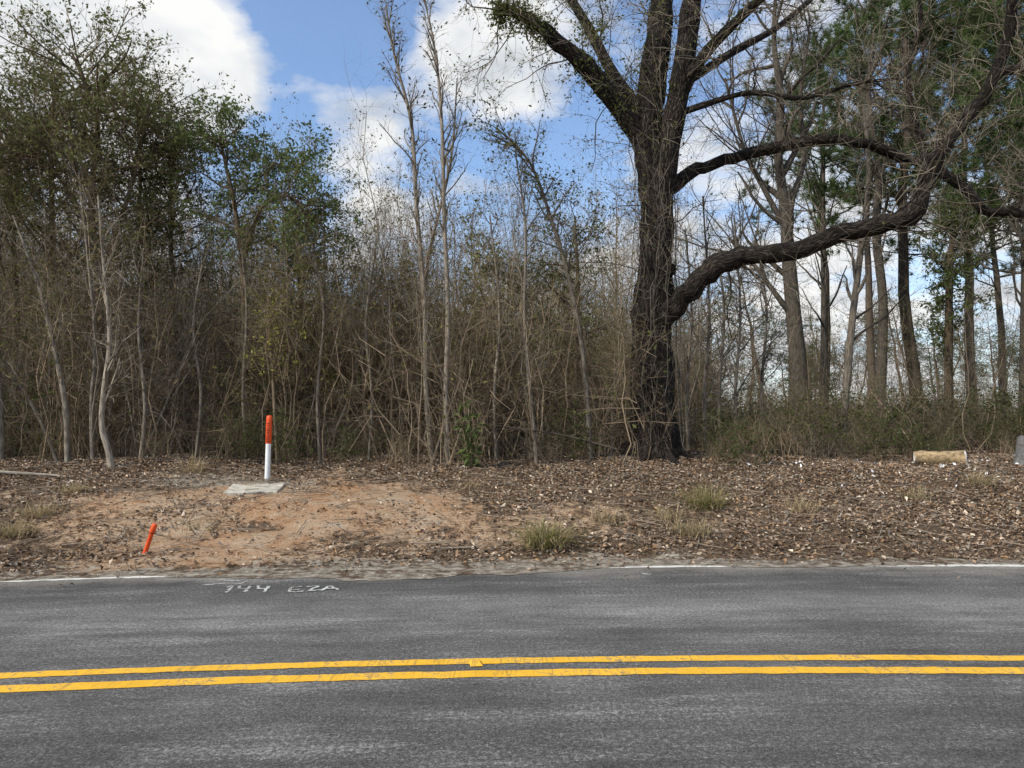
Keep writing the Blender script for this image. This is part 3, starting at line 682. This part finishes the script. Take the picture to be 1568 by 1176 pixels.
for q_ in (0, 2, 3):
    A = lp[q_][1]; leaves(mb, along(A, 1100, .1, .05), np.full(1100, .07), (.12, .135, .045), 0)
parts.append(mb.obj('greenery', [M_LEAF]))
mb = MB(); n = 18; P = []
tr = limbs[0][0][0]; trr = limbs[0][1][0]
for k in range(n):
    a = rng.uniform(-math.pi, .1) if k < 14 else rng.uniform(0, 6.28); i0 = rng.integers(4, 22); i1 = rng.integers(25, 50); ii = np.linspace(i0, i1, 18).astype(int)
    off = 1.05+.25*rng.random(); aa = a+np.cumsum(rng.normal(size=18)*.10)
    P.append(tr[ii]+np.stack([np.cos(aa), np.sin(aa), 0*aa], 1)*(trr[ii]*off+.02)[:, None]+rng.normal(size=(18, 3))*.02)
P = np.array(P); R = np.full((n, 18), .006)*(.5+rng.random((n, 1))); tubes(mb, P, R, 4, 0, GREY*.4)
B, RB = spawn(P, R, 30, .75, .9, .1, .95, 4, .35, .0, .004, 0); tubes(mb, B, RB, 3, 0, GREY*.6)
parts.append(mb.obj('climbing_vines', [M_TWIG])); group('oak_tree', parts)

# ------------------------------------------------------------ other individual trees
def named(name, mb): return mb.obj(name, MATS)
def custom(name, pix, rpx, col, k=(20, 6, 4), L=(1.8, .7, .35), t0=.3, nl=0, lcol=(.05, .07, .025), ls=.07, up=.1, ang=.7, tw=.006, extra=None, twc=None):
    P, R = path(pix, rpx, 4); g0 = float(H(P[0, 0, 0], P[0, 0, 1])); P[0, 0, 2] = min(P[0, 0, 2], g0-.08)
    mb = MB(); tubes(mb, P, R, 8, 0, np.tile(np.asarray(col), (1, 1)))
    src = [(P, R)]
    for e in (extra or []):
        P2, R2 = path(e[0], e[1], 4); tubes(mb, P2, R2, 7, 0, np.tile(np.asarray(col), (1, 1))); src.append((P2, R2))
    tc_ = np.asarray(col)*.85 if twc is None else np.asarray(twc)
    for P, R in src:
        A, RA = spawn(P, R, k[0], L[0], ang, t0, .99, 6, .16, up, R.max()*.35, .45); tubes(mb, A, RA, 4, 0, np.asarray(col)*.9)
        B, RB = spawn(A, RA, k[1], L[1], .75, .15, 1, 4, .2, up*.5, tw*1.6, .3); tubes(mb, B, RB, 3, 0, tc_)
        C, RC = spawn(B, RB, k[2], L[2], .75, .15, 1, 3, .2, 0, tw, .3, .6); tubes(mb, C, RC, 3, 0, tc_)
        if nl:
            pp = along(C, nl, .2, .05); m_ = fbm(pp[:, 0]*1.1+pp[:, 1], pp[:, 2]*1.1, 3)
            lc = np.asarray(lcol)[None]*(.6+.9*m_[:, None]); leaves(mb, pp, np.full(nl, ls), lc, 1)
    return named(name, mb)
PALE = np.array((.26, .22, .17))
LF = (.10, .095, .05)
custom('slender_tree', [(686, 712, 15), (683, 600, 15), (686, 480, 15), (680, 330, 15), (677, 200, 15), (668, 90, 15), (650, 0, 15)], [5, 4.2, 3.8, 3.2, 2.6, 1.8, 1], PALE, (30, 5, 3), (1.1, .4, .25), .4, 160, LF, .09, .14, .5, .0045)
custom('slender_tree', [(662, 708, 15.3), (653, 600, 15.3), (650, 460, 15.3), (638, 320, 15.3), (630, 190, 15.3), (605, 90, 15.2), (590, 10, 15.1)], [4.8, 4.4, 3.8, 3.2, 2.6, 1.8, 1], PALE*.95, (32, 5, 3), (1.2, .4, .25), .42, 200, LF, .09, .14, .5, .0045)
custom('slender_tree', [(645, 706, 16), (640, 560, 16), (655, 400, 16), (690, 250, 16), (700, 120, 16)], [3.4, 3, 2.6, 1.8, 1], PALE*.8, (22, 5, 3), (1.0, .4, .25), .3, 90, LF, .08, .14, .5, .0045)
custom('slender_tree', [(905, 705, 15.2), (895, 560, 15.2), (872, 430, 15.2), (845, 340, 15.2), (812, 250, 15.2), (760, 195, 15.1)], [4.2, 3.8, 3.2, 2.8, 2, 1.2], GREY*.5, (24, 6, 4), (1.3, .5, .3), .4, 800, (.09, .105, .038), .08, .1)
custom('slender_tree', [(822, 705, 14.9), (812, 600, 15), (803, 480, 15), (805, 350, 15), (790, 240, 15)], [3.4, 3, 2.5, 2, 1], GREY*.6, (20, 5, 4), (1.1, .4, .25), .3, 120, LF)
for pix, rp, b in [([(174, 735, 13.8), (166, 690, 13.8), (156, 650, 13.8), (160, 590, 13.8), (168, 520, 13.9), (160, 420, 14), (150, 300, 14.2)], [6, 5, 4.5, 4, 3.4, 2.4, 1.2], 1.15),
                ([(142, 712, 14.6), (140, 620, 14.6), (146, 520, 14.6), (135, 400, 14.7), (120, 260, 15)], [3.5, 3, 2.6, 2, 1.2], .8),
                ([(104, 715, 14.4), (100, 620, 14.4), (82, 530, 14.5), (60, 440, 14.6), (20, 330, 14.8)], [4.6, 4.2, 3.6, 2.8, 1.5], .9),
                ([(90, 712, 14.6), (60, 640, 14.5), (30, 590, 14.4), (0, 540, 14.2)], [3, 2.6, 2, 1.4], .8),
                ([(214, 715, 14.6), (222, 620, 14.6), (212, 500, 14.8), (220, 380, 15)], [3.2, 2.8, 2.2, 1.2], .8),
                ([(2, 715, 14.2), (0, 600, 14.2), (-6, 450, 14.2), (0, 300, 14.4)], [5, 4, 3.5, 2], .7),
                ([(378, 700, 15), (372, 600, 15), (378, 480, 15), (370, 380, 15.2)], [3, 2.6, 2.2, 1.4], .6),
                ([(490, 704, 15), (486, 600, 15), (496, 480, 15), (480, 390, 15.2)], [2.6, 2.4, 2, 1.2], .7),
                ([(565, 705, 15.2), (570, 600, 15.2), (560, 500, 15.2), (575, 380, 15.4)], [2.6, 2.4, 2, 1.2], .7),
                ([(300, 706, 15), (308, 600, 15), (296, 500, 15), (310, 400, 15.2)], [2.8, 2.5, 2, 1.2], .7),
                ([(760, 702, 15.2), (757, 600, 15.2), (765, 480, 15.4), (750, 330, 15.6)], [3, 2.6, 2.2, 1.2], .8)]:
    custom('slender_tree', pix, rp, PALE*b, (14, 5, 3), (1.0, .45, .25), .4, 90, OL, ang=.6)
def leafy(name, pix, rpx, nl, k, L, t0, lcol, extra=None):
    return custom(name, pix, rpx, BROWN*.45, k, L, t0, nl, lcol, .088, .0, .95, .006, extra, BROWN*.8)
OG = (.135, .145, .055)
leafy('evergreen_tree', [(150, 705, 16), (155, 560, 16), (150, 420, 16), (140, 300, 16), (150, 200, 16), (130, 130, 16), (110, 80, 16)], [6, 5.5, 5, 4.5, 4, 3, 1.5], 5200, (36, 8, 5), (2.3, .9, .42), .30, OG,
      [([(152, 420, 16), (190, 320, 16.2), (215, 230, 16.3), (225, 165, 16.4)], [4, 3.5, 2.5, 1.2]), ([(145, 360, 16), (90, 270, 15.8), (40, 210, 15.7)], [4, 3, 1.5])])
leafy('evergreen_tree', [(385, 705, 16), (375, 560, 16), (372, 420, 16), (360, 320, 16), (345, 250, 16), (335, 205, 16)], [5, 4.4, 4, 3.5, 2.5, 1.2], 4600, (24, 7, 5), (1.6, .7, .35), .40, (.11, .145, .05),
      [([(372, 400, 16), (400, 320, 15.9), (440, 300, 15.8), (475, 325, 15.7)], [3.5, 3, 2, 1])])
leafy('evergreen_tree', [(20, 705, 17), (25, 500, 17), (20, 350, 17), (30, 260, 17), (20, 200, 17)], [6, 5, 4, 3, 1.5], 6000, (34, 7, 5), (2.3, .85, .4), .28, OG)
leafy('evergreen_tree', [(75, 705, 18), (78, 500, 18), (80, 350, 18), (78, 230, 18), (85, 120, 18)], [6, 5, 4, 3, 1.5], 5500, (36, 7, 5), (2.3, .85, .4), .28, OG)
leafy('evergreen_tree', [(215, 705, 17.5), (218, 500, 17.5), (212, 380, 17.5), (215, 260, 17.5), (210, 150, 17.5)], [5, 4, 3, 2, 1.2], 5500, (34, 7, 5), (2.1, .8, .4), .28, OG)
leafy('evergreen_tree', [(272, 705, 17.5), (270, 500, 17.5), (262, 380, 17.5), (262, 290, 17.5), (256, 215, 17.5)], [5, 4, 3, 2, 1.2], 4600, (28, 7, 5), (1.8, .7, .35), .30, OG)
leafy('evergreen_tree', [(470, 705, 16.8), (470, 560, 16.8), (460, 460, 16.8), (455, 390, 16.8)], [4, 3.5, 3, 1.2], 3400, (22, 6, 5), (1.7, .7, .35), .25, (.15, .145, .055))
leafy('evergreen_tree', [(600, 705, 17.2), (600, 590, 17.2), (605, 510, 17.2), (595, 430, 17.2)], [4, 3.5, 3, 1.2], 3000, (20, 6, 5), (1.7, .7, .35), .25, (.19, .175, .065))
leafy('evergreen_tree', [(760, 705, 17.5), (765, 590, 17.5), (760, 480, 17.5), (765, 400, 17.5)], [4, 3.5, 3, 1.2], 3000, (20, 6, 5), (1.7, .7, .35), .25, (.17, .165, .06))
leafy('evergreen_tree', [(880, 705, 17.5), (882, 560, 17.5), (885, 440, 17.5), (880, 330, 17.5)], [4, 3.5, 3, 1.2], 2600, (20, 6, 5), (1.6, .7, .35), .30, (.12, .135, .05))
custom('yellow_leaved_shrub', [(425, 705, 14.8), (420, 620, 14.8), (415, 540, 14.8), (405, 480, 14.8)], [3, 2.5, 2, 1], BROWN*.7, (16, 5, 3), (1.0, .4, .2), .4, 420, (.34, .32, .075), .07)
mb = MB(); b0 = gp(722, 14.3, -.05); nst = 5; P = np.zeros((nst, 6, 3)); d = nrm(np.c_[rng.normal(size=(nst, 2))*.25, np.ones(nst)])
for j in range(6): P[:, j] = b0+d*(j/5*np.linspace(.8, 1.3, nst))[:, None]+rng.normal(size=(nst, 3))*.01
tubes(mb, P, np.full((nst, 6), .011), 5, 0, BROWN*.6); pp = along(P, 150, .15, .01); dd = rng.normal(size=(150, 3))+[0, 0, .3]
leaves(mb, pp, np.full(150, .20), (.12, .155, .055), 1, .32, 0, .3, dd); named('magnolia_sapling', mb)

# right-hand background trees
custom('hardwood_tree', [(1222, 640, 27), (1222, 560, 27), (1214, 470, 27), (1208, 400, 27), (1202, 320, 27), (1192, 240, 27), (1195, 150, 27), (1185, 60, 27), (1190, -40, 27)], [17, 14, 12, 11, 9, 7, 6, 4, 2], GREY*.3, (18, 6, 3), (4.2, 1.4, .7), .3, 0, tw=.008,
       extra=[([(1210, 480, 27), (1180, 440, 27), (1150, 400, 27.5), (1120, 370, 28)], [5, 4, 3, 2]), ([(1203, 350, 27), (1170, 290, 27), (1140, 230, 27), (1110, 120, 27)], [5, 4, 3, 2]), ([(1200, 330, 27), (1230, 250, 27), (1225, 150, 27), (1240, 50, 27)], [5, 4, 3, 2])])
custom('hardwood_tree', [(1345, 660, 29), (1350, 560, 29), (1352, 460, 29), (1342, 360, 29), (1345, 260, 29), (1330, 150, 29), (1340, 40, 29)], [9, 8, 7, 6.5, 5.5, 4, 2], GREY*.3, (18, 5, 3), (3.2, 1.2, .6), .4, tw=.008)
custom('hardwood_tree', [(1262, 640, 31), (1262, 540, 31), (1262, 440, 31), (1260, 330, 31), (1262, 230, 31)], [7, 6, 5, 4, 2], GREY*.3, (18, 5, 3), (3.0, 1.2, .6), .3, tw=.008)
custom('leaning_tree', [(1286, 712, 17), (1294, 620, 17), (1304, 500, 17.2), (1316, 400, 17.4), (1330, 270, 17.6), (1322, 160, 17.8)], [7.5, 6, 5.5, 5, 3.6, 2], GREY*.5, (16, 5, 4), (1.6, .7, .35), .35)
custom('hardwood_tree', [(1568, 700, 22), (1570, 560, 22), (1572, 400, 22), (1574, 250, 22)], [9, 8, 7, 5], GREY*.22, (16, 6, 3), (3, 1, .5), .3, tw=.007)
for px, tp, d in ((1130, 330, 18), (1082, 300, 17.2), (1170, 400, 19), (1105, 380, 19.5), (1055, 350, 18)):
    custom('slender_tree', [(px, 700, d), (px-4, 600, d), (px+4, 480, d), (px-6, tp, d)], [3.2, 2.7, 2, 1.2], GREY*.7, (20, 5, 3), (1.3, .5, .3), .3, 80, OL)
for px, d, h, r, t0, k in ((1405, 30, 23, .27, .38, 42), (1490, 33, 22, .24, .36, 42), (1330, 38, 23, .23, .42, 38), (1590, 26, 17, .20, .36, 40), (1260, 46, 25, .23, .50, 32), (1540, 42, 23, .23, .35, 38)):
    m = pine(h, r, t0, k, 1.0, 34, .46, .017, (.085, .12, .042)); o = named('pine_tree', m); x = (px-784)/F*d; o.location = (x, d, float(H(x, d)))
mb = MB(); c0 = W(1455, 400, 26); c1 = W(1450, 640, 26); P, R = catmull(np.array([c1-[0, 0, 2], (c0+c1)/2, c0, c0+[.3, 0, 2]]), [.16, .14, .11, .05], 5); tubes(mb, P, R, 7, 0, BROWN*.4)
B, RB = spawn(P, R, 60, 1.6, 1.0, .3, .95, 5, .3, -.05, .02); tubes(mb, B, RB, 3, 0, BROWN*.5); C, RC = spawn(B, RB, 6, .6, .8, .2, 1, 4, .2, -.1, .008); tubes(mb, C, RC, 3, 0, BROWN*.5)
leaves(mb, along(C, 5000, 0, .07), np.full(5000, .13), (.08, .10, .034), 1); named('vine_covered_tree', mb)

# ------------------------------------------------------------ world
w = bpy.data.worlds.new('World'); scene.world = w; w.use_nodes = True; nt = w.node_tree; nt.nodes.clear()
try: w.cycles.sampling_method = 'NONE'
except Exception as e: print(e)
SUN_EL, SUN_AZ = math.radians(43), math.radians(-124)
sky = nt.nodes.new('ShaderNodeTexSky'); sky.sky_type = 'NISHITA'; sky.sun_disc = False; sky.sun_elevation = SUN_EL; sky.sun_rotation = SUN_AZ
sky.air_density = 1.0; sky.dust_density = .6; sky.ozone_density = 1.5
tc = nt.nodes.new('ShaderNodeTexCoord').outputs['Generated']
sep = nt.nodes.new('ShaderNodeSeparateXYZ'); nt.links.new(tc, sep.inputs[0])
zz = math_(nt, 'ADD', math_(nt, 'MAXIMUM', sep.outputs[2], 0.0), .28)
cb = nt.nodes.new('ShaderNodeCombineXYZ'); nt.links.new(math_(nt, 'DIVIDE', sep.outputs[0], zz), cb.inputs[0]); nt.links.new(math_(nt, 'DIVIDE', sep.outputs[1], zz), cb.inputs[1])
n1 = noise(nt, cb.outputs[0], 2.9, 6, .6)
tot = n1
def blob(px, py, r, amp):
    global tot
    c = W(px, py, 100.)-np.array([0, 0, CAMZ]); c = c/np.linalg.norm(c)
    v = nt.nodes.new('ShaderNodeVectorMath'); v.operation = 'DISTANCE'; nt.links.new(tc, v.inputs[0]); v.inputs[1].default_value = tuple(c)
    m = nt.nodes.new('ShaderNodeMapRange'); m.interpolation_type = 'SMOOTHSTEP'; m.inputs['From Min'].default_value = 0; m.inputs['From Max'].default_value = r
    m.inputs['To Min'].default_value = amp; m.inputs['To Max'].default_value = 0; nt.links.new(v.outputs['Value'], m.inputs['Value'])
    tot = math_(nt, 'ADD', tot, m.outputs[0])
blob(120, 90, .34, .20); blob(350, 110, .11, .20); blob(545, 215, .11, .20); blob(560, 290, .11, .18); blob(730, 80, .18, .20); blob(460, 20, .16, -.26); blob(420, 235, .16, -.26)
blob(640, 190, .13, -.16); blob(470, 120, .06, .12); blob(1250, 450, .45, .12); blob(1350, 80, .30, -.12); blob(620, 30, .08, -.08); blob(850, 260, .18, -.14)
cm = ramp(nt, [(.45, 0), (.53, .55), (.63, 1)]); nt.links.new(tot, cm.inputs[0])
hz = ramp(nt, [(0.0, .85), (.12, .40), (.32, 0.04)]); nt.links.new(sep.outputs[2], hz.inputs[0])
fac = math_(nt, 'MAXIMUM', cm.outputs[0], hz.outputs[0])
n2 = noise(nt, cb.outputs[0], 3.4, 4, .6); cs = ramp(nt, [(.32, (.56, .60, .65)), (.48, (.84, .86, .88)), (.60, (.99, .99, .98))]); nt.links.new(n2, cs.inputs[0])
skyc = mix(nt, 1.0, sky.outputs[0], (1.25, 1.35, 1.46), 'MULTIPLY')
b1 = nt.nodes.new('ShaderNodeBackground'); nt.links.new(skyc, b1.inputs[0]); b1.inputs[1].default_value = .15
b2 = nt.nodes.new('ShaderNodeBackground'); nt.links.new(cs.outputs[0], b2.inputs[0]); b2.inputs[1].default_value = 1.0
mx = nt.nodes.new('ShaderNodeMixShader'); nt.links.new(fac, mx.inputs[0]); nt.links.new(b1.outputs[0], mx.inputs[1]); nt.links.new(b2.outputs[0], mx.inputs[2])
wo = nt.nodes.new('ShaderNodeOutputWorld'); nt.links.new(mx.outputs[0], wo.inputs[0])

sd = bpy.data.lights.new('sun', 'SUN'); sd.energy = 4.4; sd.angle = math.radians(2.0); sd.color = (1, .95, .86)
so = bpy.data.objects.new('sun', sd); scene.collection.objects.link(so)
dirv = Vector((math.sin(SUN_AZ)*math.cos(SUN_EL), math.cos(SUN_AZ)*math.cos(SUN_EL), math.sin(SUN_EL)))
so.rotation_euler = dirv.to_track_quat('Z', 'Y').to_euler(); so.location = dirv*50

cam = bpy.data.cameras.new('camera'); co = bpy.data.objects.new('camera', cam); scene.collection.objects.link(co)
co.location = (0, 0, CAMZ); co.rotation_euler = (math.radians(90)+PITCH, 0, 0); cam.sensor_width = 36; cam.lens = 36*F/1568; cam.clip_end = 3000
scene.camera = co
scene.view_settings.view_transform = 'Standard'; scene.view_settings.look = 'None'; scene.view_settings.exposure = 0
print('done')
